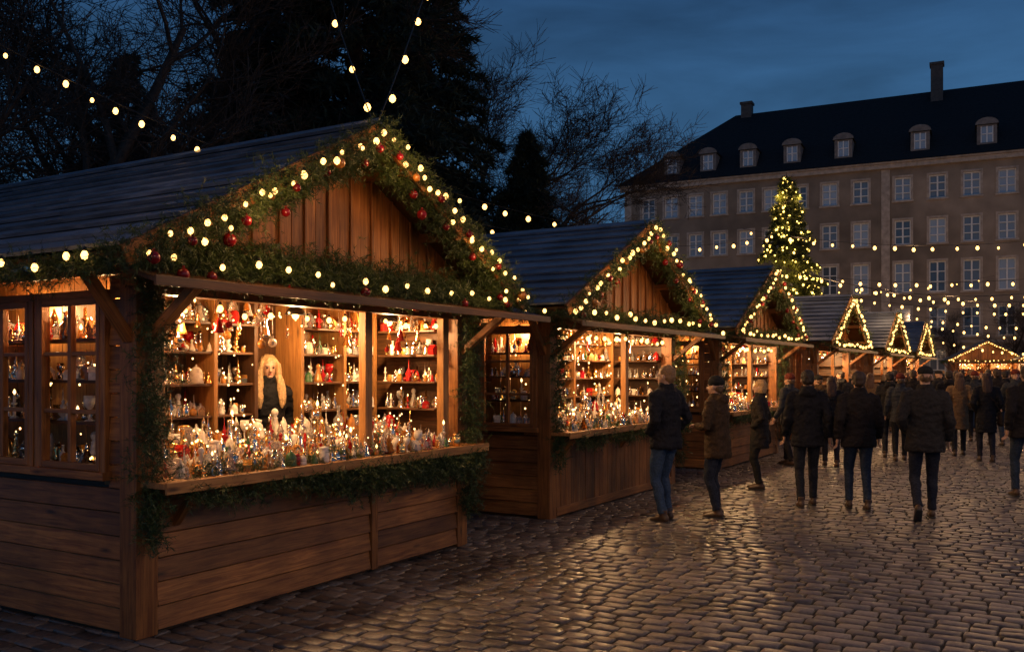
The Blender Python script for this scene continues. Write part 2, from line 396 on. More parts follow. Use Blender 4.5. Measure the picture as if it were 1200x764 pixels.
    w.hex([(ax0,-awn,2.215),(ax1,-awn,2.215),(ax1,-.02,2.37),(ax0,-.02,2.37),(ax0,-awn,2.245),(ax1,-awn,2.245),(ax1,-.02,2.40),(ax0,-.02,2.40)],2,(1,0,0))
    w.box(ax0-.005,ax1+.005,-awn-.022,-awn-.002,2.195,2.255,2,.9)
    for x in (.07,Wd-.07): w.beam((x,-.01,1.88),(x,-awn+.08,2.225),.06,.07,0,(1,0,0))
    w.build('timber_frame',[WOOD,WOODL,WOODD],parent=root,bevel=.004 if det>0 else 0)
    r=MB(); L=math.hypot(hw,ZP-ZE); nc=11; c=L/nc
    for sg in (-1,1):
        d=Vector((sg*hw,0,-(ZP-ZE))).normalized(); nrm=Vector((sg*(ZP-ZE),0,hw)).normalized()
        for i in range(nc):
            t0=i*c-.03; t1=(i+1)*c+.01
            if i==0: t0=0
            y=-OH
            while y<D+.25:
                y1=min(y+random.uniform(1.6,2.6),D+.25)
                if D+.25-y1<.5: y1=D+.25
                a=Vector((xc,0,ZP))+d*t0+nrm*.002; b=Vector((xc,0,ZP))+d*t1+nrm*(.036+random.uniform(-.003,.005)); th=nrm*.026
                P=[a-th*.5,b-th,b-th,a-th*.5,a,b,b,a]; ys=[y+.002,y+.002,y1,y1]*2
                P=[Vector((p.x,yy,p.z)) for p,yy in zip(P,ys)]
                if sg<0: P=[P[1],P[0],P[3],P[2],P[5],P[4],P[7],P[6]]
                r.hex(P,0,(0,1,0)); y=y1+.001
        a=Vector((xc,0,ZP-.01)); b=a+d*(L-.01)
        P=[Vector((p.x,yy,p.z))-nrm*k for k in (.06,.012) for p,yy in ((a,-OH+.01),(b,-OH+.01),(b,D+.22),(a,D+.22))]
        r.hex(P,1,(0,1,0),.3)
    r.beam((xc-.05,-OH-.01,ZP+.015),(xc-.05,D+.26,ZP+.015),.14,.025,0,(-.5,0,1)); r.beam((xc+.05,-OH-.012,ZP+.013),(xc+.05,D+.26,ZP+.013),.14,.025,0,(.5,0,1))
    r.build('roof',[ROOF,WOODD],parent=root)
    o=MB(); st=.072 if det>1 else (.10 if det==1 else .17)
    fill(o,.28,Wd-.32,-.14,.33,1.0,st,.95,.9); fill(o,.44,Wd-.32,.39,.58,1.06,st,1.1); fill(o,.44,Wd-.32,.66,.80,1.14,st,1.25)
    for z in shelves:
        for xa,xb in zip(sx[:-1],sx[1:]):
            if niche(xa): continue
            fill(o,xa+.05,xb-.03,.94,1.14 if det>1 else 1.0,z,st,1.0,.95)
        if det>0: fill(o,Wd-.26,Wd-.1,.2,.84,z,st,1.0,.95)
    if det>0:
        for a,b in windows:
            for z in (1.06,1.36,1.64,1.92):
                o.box(.06,.30,a,b,z-.02,z,6); 
                y=a+.05
                while y<b: place_item(o,.11+random.uniform(0,.05),y,z,1.05); place_item(o,.22+random.uniform(0,.05),y+.03,z,1.15); y+=.075
    nh=int(Wd*(20 if det>1 else 7))
    for i in range(nh):
        x=random.uniform(.45,Wd-.4); y=random.uniform(.1,.8); z=random.uniform(1.85,2.18)
        if det>1 and 1.75<x<2.4: continue
        k=random.choice(['bauble','bauble','finial','bell','angel']); s=random.uniform(.6,1.2)
        o.tmpl(OT[k],Matrix.Translation((x,y,z))@Matrix.Scale(s,4),random.choice([0,1,0,2,4,8]))
        o.box(x-.0015,x+.0015,y-.0015,y+.0015,z+.1*s,2.385,6)
    o.build('christmas_ornaments',OMATS,mw=mw)
    pts=[]
    nf=210 if det>1 else (110 if det==1 else 36)
    for i in range(nf):
        q=random.random(); x=random.uniform(.45,Wd-.35)
        if q<.5:
            if not(det>1 and 1.86<x<2.42): pts.append((x,random.uniform(.87,.92),random.choice(shelves)+random.uniform(-.04,.2)))
        elif q<.85: pts.append((x,random.uniform(-.1,.8),random.uniform(1.08,1.3)))
        else: pts.append((x,random.uniform(.1,.5),random.uniform(2.05,2.17)))
    if det>0:
        for a,b in windows:
            for i in range(14): pts.append((.08+random.random()*.1,random.uniform(a+.05,b-.05),random.uniform(1.1,2.12)))
    bulbs('fairy_lights',pts,.0072 if det>1 else .012,SPARK,mw=mw)
    lp=MB(); sh=lathe([(.09,0),(.07,.04),(.02,.08),(.008,.09),(.008,.2)],14); sb=lathe(sphere_prof(.03,.0,6),10)
    nl=3 if det>1 else 2; spots=[(Wd*(i+.5)/nl,.45,2.16,lampw*2/nl) for i in range(nl)]
    spots[0]=(max(spots[0][0],.7),)+spots[0][1:]
    if det>0:
        for a,b in windows[:2]: spots.append((.25,(a+b)/2,2.2,16))
    for x,y,z,en in spots:
        k=.6 if en==16 else 1
        lp.tmpl(sh,Matrix.Translation((x,y,z+.01))@Matrix.Scale(k,4),0); lp.tmpl(sb,Matrix.Translation((x,y,z))@Matrix.Scale(k,4),1)
        lamp('pendant_lamp_light',(x,y,z-.06),en,root,.05,(1,.58,.25))
    lp.build('pendant_lamps',[SOCK,SPARK],parent=root)
    for x,z in ((xc-1.35,ZE+.28),(xc,ZP-.35),(xc+1.35,ZE+.28)): lamp('gable_bulb_light',(x,-OH-.38,z),frontw,root,.10)
    def wav(p,q,n,sag,ph=0):
        p=Vector(p);q=Vector(q); return [p.lerp(q,i/n)-Vector((0,0,sag*abs(math.sin(math.pi*(i/n)*4+ph)))) for i in range(n+1)]
    yf=-OH-.05; paths=[]
    paths.append((wav((xc-hw-.02,yf,ZE-.03),(xc,yf,ZP-.02),16,.05),.095)); paths.append((wav((xc,yf,ZP-.02),(xc+hw+.02,yf,ZE-.03),16,.05),.085))
    if det>0:
        paths.append((wav((xc-hw+.2,yf+.1,ZE-.0),(xc,yf+.12,ZP-.15),14,.07,.6),.09)); paths.append((wav((xc,yf+.12,ZP-.15),(xc+hw-.2,yf+.1,ZE-.0),14,.07,.4),.08))
    paths.append((wav((-.25,-.34,2.40),(Wd+.35,-.34,2.40),18,.05),.10))
    if det>1: paths.append((wav((.2,-.14,2.52),(Wd-.1,-.14,2.50),16,.06,.5),.14))
    paths.append((wav((-xo-.02,-OH,ZE-.05),(-xo-.02,min(D,5.6),ZE-.05),20,.04),.07 if det>1 else .05))
    if det>0:
        paths.append((wav((.06,-.09,2.3),(.05,-.08,.62),10,0),.10)); paths.append((wav((Wd-.05,-.09,2.2),(Wd-.05,-.08,.35),10,0),.10))
        paths.append((wav((.2,-.22,.93),(Wd,-.22,.93),20,.05),.06)); paths.append((wav((.3,-.10,1.03),(Wd*.6,-.12,1.03),12,0),.05))
    if det>1:
        paths.append((wav((1.5,-.23,.92),(Wd-.1,-.23,.88),10,.10),.10))
    dens=(400,170,60)[2-det]; nn=(14,12,9)[2-det]; k=(1,1.5,2.4)[2-det]
    garland('pine_garland',paths,dens,mw,nn=nn,L=.10*k**.5,nl=.042*k**.6,w=.0026*k)
    pts=[]
    def along(p,q,n,dy=-.06,jz=.05):
        p=Vector(p);q=Vector(q)
        for i in range(n):
            v=p.lerp(q,(i+.5+random.uniform(-.25,.25))/n); pts.append(v+Vector((0,dy+random.uniform(-.03,.02),random.uniform(-jz,jz*.6))))
    nr=(16,16,20)[2-det]
    along((xc-hw,yf,ZE-.05),(xc,yf,ZP-.05),nr); along((xc,yf,ZP-.05),(xc+hw,yf,ZE-.05),nr)
    if det>1:
        along((xc-hw+.3,yf+.05,ZE+.0),(xc-.2,yf+.05,ZP-.22),6,-.08,.08); along((xc+.2,yf+.05,ZP-.22),(xc+hw-.3,yf+.05,ZE+.0),6,-.08,.08)
    along((-.2,-.40,2.38),(Wd+.4,-.40,2.38),15,-.05)
    if det>0:
        p0=len(pts); along((-xo-.03,-OH,ZE-.06),(-xo-.03,min(D,5.5),ZE-.06),20 if det>1 else 10,0,.04)
        for i in range(p0,len(pts)): pts[i]=pts[i]+Vector((-.07,0,0))
        along((.3,.02,2.12),(Wd-.3,.02,2.12),int(Wd*3.2),0,.03)
    bulbs('facade_fill_string',pts,(.020,.025,.03)[2-det],BULB,mw=mw)
    if det>0:
        bb=MB(); T=OT['bauble']
        for pi,(path,rad) in enumerate(paths[:5 if det>1 else 4]):
            for i in range(1,len(path)-1):
                if (i+pi)%3==0 or random.random()<.08:
                    v=path[i]; s=random.uniform(.85,1.35); bb.tmpl(T,Matrix.Translation((v.x+random.uniform(-.05,.05),v.y-.08,v.z-.10+random.uniform(-.08,.06)))@Matrix.Scale(s,4),random.choice([0,0,0,0,1]))
        bb.build('christmas_baubles',[simple('dark_red_glass',(.20,.006,.010),.15,0,.6),BROWNG],mw=mw)
    return root

stall(STM(0),3.76,5.7,2,11,posts=(2.28,3.42),windows=((.32,.98),(1.10,1.76),(2.3,2.96)))
stall(STM(5.5),4.0,3.0,1,12,vertical=True,posts=(2.2,),windows=((.2,.9),),lampw=90)
stall(STM(11.6),3.9,3.0,1,13,posts=(2.0,),windows=((.3,.9),),lampw=95)
for i,s in enumerate((19.1,26.9,34.2)): stall(STM(s),4.0,3.0,0,14+i,posts=(2.0,),windows=((.3,.9),),longaw=1.2,lampw=110,frontw=14)
for i,(u,Y) in enumerate(((1118,60),(1200,57),(1290,54))):
    stall(Matrix.Translation(W(u,0,Y).xy.to_3d())@Matrix.Rotation(math.radians(-18),4,'Z'),3.8,3.0,0,20+i,posts=(1.9,),lampw=130)

# ---------------------------------------------------------------- ground
def ground():
    m,nt,b=nodes('cobble_ground'); L=nt.links.new
    tc=N(nt,'ShaderNodeTexCoord'); mp=N(nt,'ShaderNodeMapping'); mp.inputs['Rotation'].default_value=(0,0,-math.atan2(B.y,B.x)); L(tc.outputs['Object'],mp.inputs['Vector'])
    br=N(nt,'ShaderNodeTexBrick'); br.inputs['Scale'].default_value=1; br.inputs['Brick Width'].default_value=.205; br.inputs['Row Height'].default_value=.135; br.inputs['Mortar Size'].default_value=.008
    br.inputs['Color1'].default_value=(.10,.088,.08,1); br.inputs['Color2'].default_value=(.20,.175,.155,1); br.inputs['Mortar'].default_value=(.03,.027,.025,1)
    L(mp.outputs[0],br.inputs['Vector']); L(br.outputs['Color'],b.inputs['Base Color']); b.inputs['Roughness'].default_value=.5
    bp=N(nt,'ShaderNodeBump',invert=True); bp.inputs['Strength'].default_value=.5; bp.inputs['Distance'].default_value=.02; L(br.outputs['Fac'],bp.inputs['Height']); L(bp.outputs['Normal'],b.inputs['Normal'])
    mb=MB(); mb.raw([(-400,-100,-.03),(500,-100,-.03),(500,900,-.03),(-400,900,-.03)],[(0,1,2,3)],0,False); mb.build('ground',[m])
    SL,SW=.190,.138
    rows=int(46/SW); cols=int(13.5/SL)
    i,j=np.meshgrid(np.arange(rows),np.arange(cols),indexing='ij'); i=i.ravel(); j=j.ravel()
    n=len(i)
    rowoff=rng.uniform(-.06,.06,rows)
    edge=rng.normal(0,.014,(rows,cols+1)); t0=-9+(j+.5*(i%2))*SL+rowoff[i]+edge[i,j]; t1=-9+(j+1+.5*(i%2))*SL+rowoff[i]+edge[i,j+1]
    s=-4.3+(i+.5)*SW+rng.normal(0,.002,n); t=(t0+t1)/2
    s=s+.022*np.sin(t*.9+s*.2)+.008*np.sin(t*3.1+s)
    hl=(t1-t0)/2-.005-rng.uniform(0,.004,n); hwd=SW/2-.004-rng.uniform(0,.007,n)
    ang=rng.normal(0,.022,n); z0=rng.normal(0,.0035,n)+.008*np.sin(s*.8)*np.sin(t*.7); tx=rng.normal(0,.022,n); ty=rng.normal(0,.03,n)
    base=np.array([(-1,-1),(0,-1.03),(1,-1),(1.03,0),(1,1),(0,1.03),(-1,1),(-1.03,0)],dtype=float)
    rings=[(1.0,-.035),(.985,-.010),(.93,-.0025),(.74,.0025)]
    Vs=[]
    jit=rng.uniform(.93,1.03,(n,8))
    ca,sa=np.cos(ang),np.sin(ang)
    for k,zz in rings:
        lx=base[None,:,0]*hl[:,None]*jit*(1-(1-k)*.7); ly=base[None,:,1]*hwd[:,None]*jit*k
        T=t[:,None]+lx*ca[:,None]-ly*sa[:,None]; S=s[:,None]+lx*sa[:,None]+ly*ca[:,None]; Z=zz+z0[:,None]+lx*tx[:,None]+ly*ty[:,None]
        Vs.append(np.stack([T,S,Z],-1))
    V=np.stack(Vs,1)
    T=V[...,0];S=V[...,1];Z=V[...,2]
    X=P0.x+A.x*S+B.x*T; Y=P0.y+A.y*S+B.y*T
    VV=np.stack([X,Y,Z],-1).reshape(-1,3)
    q=[]
    for r in range(3):
        for a in range(8): q.append((r*8+a,r*8+(a+1)%8,(r+1)*8+(a+1)%8,(r+1)*8+a))
    top=24; q+=[(top+0,top+1,top+2,top+3),(top+0,top+3,top+4,top+7),(top+4,top+5,top+6,top+7)]
    q=np.array(q)[:,::-1]; FF=(q[None]+(np.arange(n)*32)[:,None,None]).reshape(-1,4)
    r=np.repeat(rng.beta(1.5,1.9,n),len(q))
    SET=rndmat('granite_sett',(.085,.072,.068),(.27,.23,.205),rough=.38,bump=.5,scale=38,dist=.006,spec=.55,big=.7,rvar=.09)
    fast('cobblestone_pavement',VV,FF,[SET],rnd=r,smooth=True)
    mort=simple('joint_sand',(.022,.018,.015),.9,noise_scale=60,bump=.4)
    c=[P0+A*-4.4+B*-9.1,P0+A*42+B*-9.1,P0+A*42+B*4.6,P0+A*-4.4+B*4.6]
    mb=MB(); mb.raw([(p.x,p.y,-.016) for p in c],[(3,2,1,0)],0,False); mb.build('pavement_joints',[mort])
ground()

# ---------------------------------------------------------------- building
def building():
    mw=Matrix.Translation((9.8,79.9,0))@Matrix.Rotation(math.atan2(-.443,.8965),4,'Z')
    root=empty('palace_building',mw)
    PL=rndmat('plaster',(.38,.29,.21),(.44,.34,.25),rough=.9,bump=.15,scale=.7,big=.12)
    TR=simple('stone_trim',(.46,.37,.29),.85,noise_scale=3)
    WF=simple('white_frame',(.80,.78,.74),.5)
    DT=simple('dormer_trim',(.20,.17,.15),.85,noise_scale=3)
    m,nt,b=nodes('window_pane'); at=N(nt,'ShaderNodeAttribute',attribute_name='rnd'); mx=N(nt,'ShaderNodeMix',data_type='RGBA')
    mx.inputs[6].default_value=(.06,.08,.10,1); mx.inputs[7].default_value=(.42,.50,.60,1); nt.links.new(at.outputs['Fac'],mx.inputs[0]); nt.links.new(mx.outputs[2],b.inputs['Base Color']); b.inputs['Roughness'].default_value=.08
    b.inputs['Specular IOR Level'].default_value=1.0
    PANE=m
    RT=rndmat('roof_tiles',(.016,.015,.016),(.032,.029,.03),rough=.8,bump=.6,scale=5,dist=.05,spec=.25)
    L=62; H=17.5; Dp=14
    xs=[2.1,4.1,6.2,8.2,10.4,12.4,14.6,16.9,19.2,22.2,24.6,26.9,29.2,31.5,33.9,36.2,38.6,41,44,46.4,48.8,51.2,53.6,56,58.6]
    rows=[(15.55,1.75),(12.25,1.85),(8.8,2.3),(5.4,2.2),(2.2,2.4)]; ww=1.15
    zb=[0]
    for c,h in rows[::-1]: zb+=[c-h/2,c+h/2]
    zb.append(H); xb=[0]
    for x in xs: xb+=[x-ww/2,x+ww/2]
    xb.append(L)
    w=MB()
    for i in range(len(xb)-1):
        for j in range(len(zb)-1):
            x0,x1,z0,z1=xb[i],xb[i+1],zb[j],zb[j+1]
            if i%2==1 and j%2==1:
                for q in (((x0,0,z0),(x0,.25,z0),(x0,.25,z1),(x0,0,z1)),((x1,0,z0),(x1,0,z1),(x1,.25,z1),(x1,.25,z0)),((x0,0,z1),(x0,.25,z1),(x1,.25,z1),(x1,0,z1)),((x0,0,z0),(x1,0,z0),(x1,.25,z0),(x0,.25,z0))): w.raw(q,[(0,1,2,3)],0,False)
                w.raw(((x0,.25,z0),(x1,.25,z0),(x1,.25,z1),(x0,.25,z1)),[(0,1,2,3)],2,False,random.choice([.1,.3,.6,.9,1]))
                xm=(x0+x1)/2; f=.09; 
                w.box(x0,x0+f,.12,.24,z0,z1,3); w.box(x1-f,x1,.12,.24,z0,z1,3); w.box(x0+f,x1-f,.12,.24,z1-f,z1,3); w.box(x0+f,x1-f,.12,.24,z0,z0+f,3)
                w.box(xm-.055,xm+.055,.11,.24,z0+f,z1-f,3)
                for q in (1,2): 
                    zz=z0+(z1-z0)*q/3; w.box(x0+f,xm-.055,.13,.24,zz-.035,zz+.035,3); w.box(xm+.055,x1-f,.13,.24,zz-.035,zz+.035,3)
                t=.16
                w.box(x0-t,x0-.002,-.05,-.002,z0-.002,z1+t,1); w.box(x1+.002,x1+t,-.05,-.002,z0-.002,z1+t,1); w.box(x0,x1,-.05,-.002,z1+.002,z1+t,1); w.box(x0-.2,x1+.2,-.12,-.002,z0-.14,z0-.006,1)
            else: w.raw(((x0,0,z0),(x1,0,z0),(x1,0,z1),(x0,0,z1)),[(0,1,2,3)],0,False,.5)
    w.raw(((0,0,0),(0,Dp,0),(0,Dp,H),(0,0,H)),[(0,3,2,1)],0,False); w.raw(((L,0,0),(L,Dp,0),(L,Dp,H),(L,0,H)),[(0,1,2,3)],0,False); w.raw(((0,Dp,0),(L,Dp,0),(L,Dp,H),(0,Dp,H)),[(3,2,1,0)],0,False)
    w.box(-.05,L,-.08,-.003,3.8,4.02,1)
    w.box(-.35,L+.3,-.35,-.004,H-.35,H-.02,1); w.box(-.5,L+.5,-.5,Dp+.4,H,H+.12,1)
    for x in (0,20.7,42.5): w.box(x-.01,x+.6,-.07,-.003,0,H-.4,1)
    w.build('walls',[PL,TR,PANE,WF],parent=root)
    r=MB(); z0=H+.12; zr=24.6; o=.6
    V=[(-o,-o,z0),(L+o,-o,z0),(L+o,Dp+o,z0),(-o,Dp+o,z0),(8,Dp/2,zr),(L-8,Dp/2,zr)]
    r.raw(V,[(0,1,5,4),(1,2,5),(2,3,4,5),(3,0,4)],0,False)
    r.build('roof',[RT],parent=root)
    d=MB()
    for x in (4.1,7.2,10.5,14,17.9,23.4,27.9,32.5,37,42,47,52):
        y0=.25; zz=18.42; w2=.52; h=1.4
        d.box(x-w2-.14,x-w2+.1,y0,y0+2.4,zz-.3,zz+h,1); d.box(x+w2-.1,x+w2+.14,y0,y0+2.4,zz-.3,zz+h,1); d.box(x-w2+.1,x+w2-.1,y0,y0+2.4,zz-.3,zz+.1,1); d.box(x-w2+.1,x+w2-.1,y0+.01,y0+2.4,zz+h-.1,zz+h,1)
        d.raw(((x-w2+.1,y0+.1,zz+.1),(x+w2-.1,y0+.1,zz+.1),(x+w2-.1,y0+.1,zz+h-.1),(x-w2+.1,y0+.1,zz+h-.1)),[(0,1,2,3)],2,False,.8)
        d.box(x-.05,x+.05,y0+.02,y0+.09,zz+.1,zz+h-.1,3); d.box(x-w2+.1,x+w2-.1,y0+.03,y0+.09,zz+.7,zz+.78,3)
        d.box(x-w2+.1,x-w2+.17,y0+.03,y0+.09,zz+.1,zz+h-.1,3); d.box(x+w2-.17,x+w2-.1,y0+.03,y0+.09,zz+.1,zz+h-.1,3)
        pr=[(x+(w2+.26)*math.cos(math.pi*k/8),zz+h+.02+.5*math.sin(math.pi*k/8)) for k in range(9)]
        V=[(a,y0-.15,b) for a,b in pr]+[(a,y0+3.4,b) for a,b in pr]; n=9
        d.raw(V,[tuple(range(n))],1,False); d.raw(V,[(k,k+n,k+n+1,k+1) for k in range(n-1)]+[(0,n-1,2*n-1,n)],0,False)
    d.build('dormers',[RT,DT,PANE,WF],parent=root)
    c=MB()
    for x,y,h in ((9.0,7,25.6),(24.4,6.2,26.6),(40,7,26.2)):
        c.box(x-.45,x+.45,y-.45,y+.45,21.5,h-.2,0); c.box(x-.54,x+.54,y-.55,y+.55,h-.2,h,0)
    c.build('chimneys',[simple('chimney_brick',(.10,.08,.07),.9,noise_scale=4)],parent=root)
    for x in (8,22,36,50):  # strings added before the building; their lamps brighten the facade
        p1=mw@Vector((x-6,-14,7.2)); p2=mw@Vector((x+6,-16,7.2))
        string_lights('facade_fill_string',p1,p2,.5,9,.05,BULBF,lamps=1,en=480)
building()

# ---------------------------------------------------------------- trees
def tree_segs(H,seed,levels=4):
    R=random.Random(seed); segs=[]
    def br(p,d,L,r,lv):
        ns=5 if lv>1 else 4 if lv==1 else 2; pts=[p]; q=p.copy(); dd=d.copy(); wv=.15 if lv>1 else .11
        for i in range(ns):
            dd=(dd+Vector((R.gauss(0,wv),R.gauss(0,wv),R.gauss(.015,.09)))).normalized(); q2=q+dd*L/ns
            r0=r*(1-.75*i/ns); r1=r*(1-.75*(i+1)/ns); segs.append((q.copy(),q2.copy(),r0,r1,lv)); q=q2; pts.append((q.copy(),dd.copy()))
        if lv<=0: return
        nc={4:11,3:8,2:8,1:8}[lv]
        for k in range(nc):
            t=R.uniform(.25 if lv<4 else .32,1)*ns; i=min(int(t),ns-1); a=pts[i] if i>0 else (p,d); a0=a[0] if isinstance(a,tuple) else a
            nx=pts[i+1]; base=a0.lerp(nx[0],t-i); dr=nx[1]
            ax=dr.cross(Vector((R.gauss(0,1),R.gauss(0,1),R.gauss(0,1)))).normalized(); ang=R.uniform(.45,1.1)
            nd=(Matrix.Rotation(ang,3,ax)@dr); nd.z=nd.z*.8+.12; nd.normalize()
            br(base,nd,L*R.uniform(.38,.62)*(1-.25*(t/ns) if lv==4 else 1),max(.004,r*(1-.7*t/ns)*.55),lv-1)
    br(Vector((0,0,0)),Vector((0,0,1)),H*.62,H*.02,levels); return segs
def segs_np(segs,n=4,minr=.0065):
    P=np.array([tuple(s[0]) for s in segs]);Q=np.array([tuple(s[1]) for s in segs]);r0=np.maximum(np.array([s[2] for s in segs]),minr);r1=np.maximum(np.array([s[3] for s in segs]),minr*.7)
    d=unit(Q-P); ref=np.where(np.abs(d[:,2:3])>.9,np.array([[1.,0,0]]),np.array([[0,0,1.]])); a=unit(np.cross(d,ref)); b=np.cross(d,a)
    an=2*np.pi*np.arange(n)/n; ca=np.cos(an)[None,:,None]; sa=np.sin(an)[None,:,None]
    off=a[:,None]*ca+b[:,None]*sa
    V=np.concatenate([P[:,None]+off*r0[:,None,None],Q[:,None]+off*r1[:,None,None]],1).reshape(-1,3)
    q=np.array([(i,(i+1)%n,n+(i+1)%n,n+i) for i in range(n)]); Fc=(q[None]+(np.arange(len(P))*2*n)[:,None,None]).reshape(-1,4)
    return V,Fc
BT=[]
def bare_tree(loc,H,kind,rot):
    while len(BT)<=kind:
        V,Fc=segs_np(tree_segs(16,31+len(BT)),3,.008); o=fast('bare_tree',V,Fc,[BARK],smooth=True); BT.append(o.data); bpy.data.objects.remove(o)
    o=bpy.data.objects.new('bare_tree',BT[kind]); link(o); o.location=loc; s=H/16; o.scale=(s,s,s); o.rotation_euler=(0,0,rot)
def conifer(name,loc,H,R,dens=1.0,cs=.17,mat=NEED,seed=1,rot=0,low=.06,parent=None):
    g=np.random.default_rng(seed); seg=[(Vector((0,0,0)),Vector((0,0,H*.5)),H*.018,H*.011,0),(Vector((0,0,H*.5)),Vector((0,0,H)),H*.011,.01,0)]
    C=[];
    z=H*low
    while z<H*.985:
        f=(z-H*low)/(H*(1-low)); Lb=R*(1-f)**.85*g.uniform(.78,1.15)+.12
        nb=int(g.integers(6,10))
        for k in range(nb):
            an=g.uniform(0,2*np.pi); L1=Lb*g.uniform(.55,1.15); h=np.array([math.cos(an),math.sin(an),0])
            t=np.linspace(0,1,5)[:,None]; pts=np.array([0,0,z])+h*L1*t+np.array([0,0,1])*(L1*(.12*t-.42*t**2*(1-.4*f)))
            for a,b in zip(pts[:-1],pts[1:]): seg.append((Vector(a),Vector(b),.012+.012*L1,.010,1))
            nC=int(L1*70*dens*(.17/cs)**1.3)+5
            tt=g.uniform(.12,1,nC)**.8; 
            pp=np.array([0,0,z])+h*L1*tt[:,None]+np.array([0,0,1])*(L1*(.12*tt-.42*tt**2*(1-.4*f)))[:,None]
            side=np.array([-h[1],h[0],0]); pp=pp+side*(g.normal(0,.16,nC)*L1*(1.15-tt))[:,None]+np.array([0,0,-1])*(np.abs(g.normal(0,.10,nC))*(.4+L1*.35))[:,None]
            C.append(np.concatenate([pp,np.tile(h,(nC,1))],1))
        z+=g.uniform(.16,.34)*(H/9)**.5*(1.3-.6*f)
    C=np.concatenate(C); n=len(C); p=C[:,:3]; h=C[:,3:]
    d=unit(h[:,None]*.7+g.normal(0,.6,(n,3,3))+np.array([0,0,-.15])); sd=unit(np.cross(d,g.normal(0,1,(n,3,3))))*cs*.13; Ln=cs*g.uniform(.7,1.4,(n,3,1))
    V=np.stack([p[:,None]-sd,p[:,None]+sd,p[:,None]+d*Ln],2).reshape(-1,3); Fc=np.arange(len(V)).reshape(-1,3)
    root=empty(name); root.location=loc; root.rotation_euler=(0,0,rot)
    fast('needles',V,Fc,[mat],rnd=np.repeat(g.uniform(0,1,n),3),parent=root)
    V2,F2=segs_np(seg,5); fast('trunk_and_branches',V2,F2,[BARK],smooth=True,parent=root)
    return root,p
def gp(u,Y): v=W(u,0,Y); return Vector((v.x,v.y,0))
conifer('spruce_tree',gp(415,24),19.5,4.6,.85,.27,seed=3)
conifer('spruce_tree',gp(325,27),17.5,4.4,.8,.29,seed=4)
conifer('spruce_tree',gp(616,30),9.6,2.9,1.2,.24,seed=5)
conifer('spruce_tree',gp(500,30),18.5,4.0,.8,.29,seed=6)
conifer('spruce_tree',gp(150,38),15,4.6,.6,.34,seed=8)
bare_tree(gp(60,17),15,0,0.3); bare_tree(gp(-90,15),15,1,1.9); bare_tree(gp(190,20),15,2,4.0); bare_tree(gp(245,25),17,1,5.0); bare_tree(gp(120,27),17,2,1.0)
bare_tree(gp(565,30),14.5,2,2.9); bare_tree(gp(672,44),11.5,1,.6); bare_tree(gp(480,36),17,2,2.2); bare_tree(gp(705,60),10,0,3.0)
bare_tree(gp(0,26),18,0,3.0); bare_tree(gp(590,38),16,1,3.6); bare_tree(gp(545,34),17,0,.8)
bare_tree(gp(1185,66),9,2,.5); bare_tree(gp(1130,68),8,0,1.5)
def hedge():
    g=np.random.default_rng(5); P=[]
    for (u,Y,h,wd) in [(u,34+6*math.sin(u*.03),4.2+1.0*math.sin(u*.045),2.2) for u in range(-160,760,26)]:
        c=gp(u,Y); n=1300
        q=g.normal(0,.42,(n,3))*np.array([wd,wd*.7,h*.62]); q[:,2]=np.abs(q[:,2]); P.append(q+np.array(tuple(c)))
    p=np.concatenate(P); n=len(p); d=unit(g.normal(0,1,(n,2,3))); sd=unit(np.cross(d,g.normal(0,1,(n,2,3))))*.06
    V=np.stack([p[:,None]-sd,p[:,None]+sd,p[:,None]+d*.3],2).reshape(-1,3)
    fast('distant_hedge',V,np.arange(len(V)).reshape(-1,3),[NEED],rnd=np.repeat(g.uniform(0,1,n),2))
hedge()
CT=rndmat('fir_needles',(.04,.06,.015),(.12,.14,.03),rough=.6,bump=0)
HT=11.4; ct,cp=conifer('christmas_tree',gp(922,45),HT,2.8,1.3,.24,CT,seed=9)
g=np.random.default_rng(2); rad=np.hypot(cp[:,0],cp[:,1]); lim=2.8*(1-cp[:,2]/HT)**.85
ok=np.where((rad>lim*.6))[0]; pick=g.choice(ok,760,replace=False)
bulbs('lights',cp[pick]*np.array([1.07,1.07,1])+np.array([0,0,.02]),.042,BULBT,parent=ct)
for z in (2.5,4.5,6.5,8.5,10.1):
    for k in range(3):
        a=k*2.1+z; r=2.8*(1-z/HT)+.25; lamp('tree_light',(r*math.cos(a),r*math.sin(a),z),60,ct,.25,(1,.60,.15))

# ---------------------------------------------------------------- strings of lights
pk=lambda s:P0+A*s-B*.42+Vector((0,0,3.68))
string_lights('facade_fill_string',W(-120,-14,7.6),W(246,170,8.3),.05,11,.024)
string_lights('facade_fill_string',W(560,-260,20),pk(1.9),.5,14,.028)
string_lights('facade_fill_string',W(330,-240,16),pk(1.88)+Vector((-.05,.1,0)),.4,11,.026)
string_lights('facade_fill_string',W(500,215,15),W(738,272,15.5),.10,9,.034)
string_lights('facade_fill_string',W(560,262,17),W(905,276,24),.35,14,.036)
string_lights('facade_fill_string',W(870,268,24),W(1290,272,22),.38,17,.038,lamps=3,en=50)
string_lights('facade_fill_string',W(912,318,26),W(1290,318,24),.30,17,.038)
string_lights('facade_fill_string',W(1000,334,30),W(1290,346,27),.35,16,.042,lamps=3,en=80)
string_lights('facade_fill_string',W(1000,348,34),W(1290,362,30),.25,16,.042)
string_lights('facade_fill_string',W(1050,366,38),W(1290,378,34),.3,14,.047,lamps=2,en=120)
string_lights('facade_fill_string',W(1083,378,42),W(1290,392,38),.3,14,.047)
string_lights('facade_fill_string',W(905,310,17.3),W(1300,325,20),.5,20,.028,lamps=3,en=45)
string_lights('facade_fill_string',W(1100,398,50),W(1300,408,44),.4,16,.055,lamps=2,en=160)
def lane(s,t,z): return P0+A*s+B*t+Vector((0,0,z))
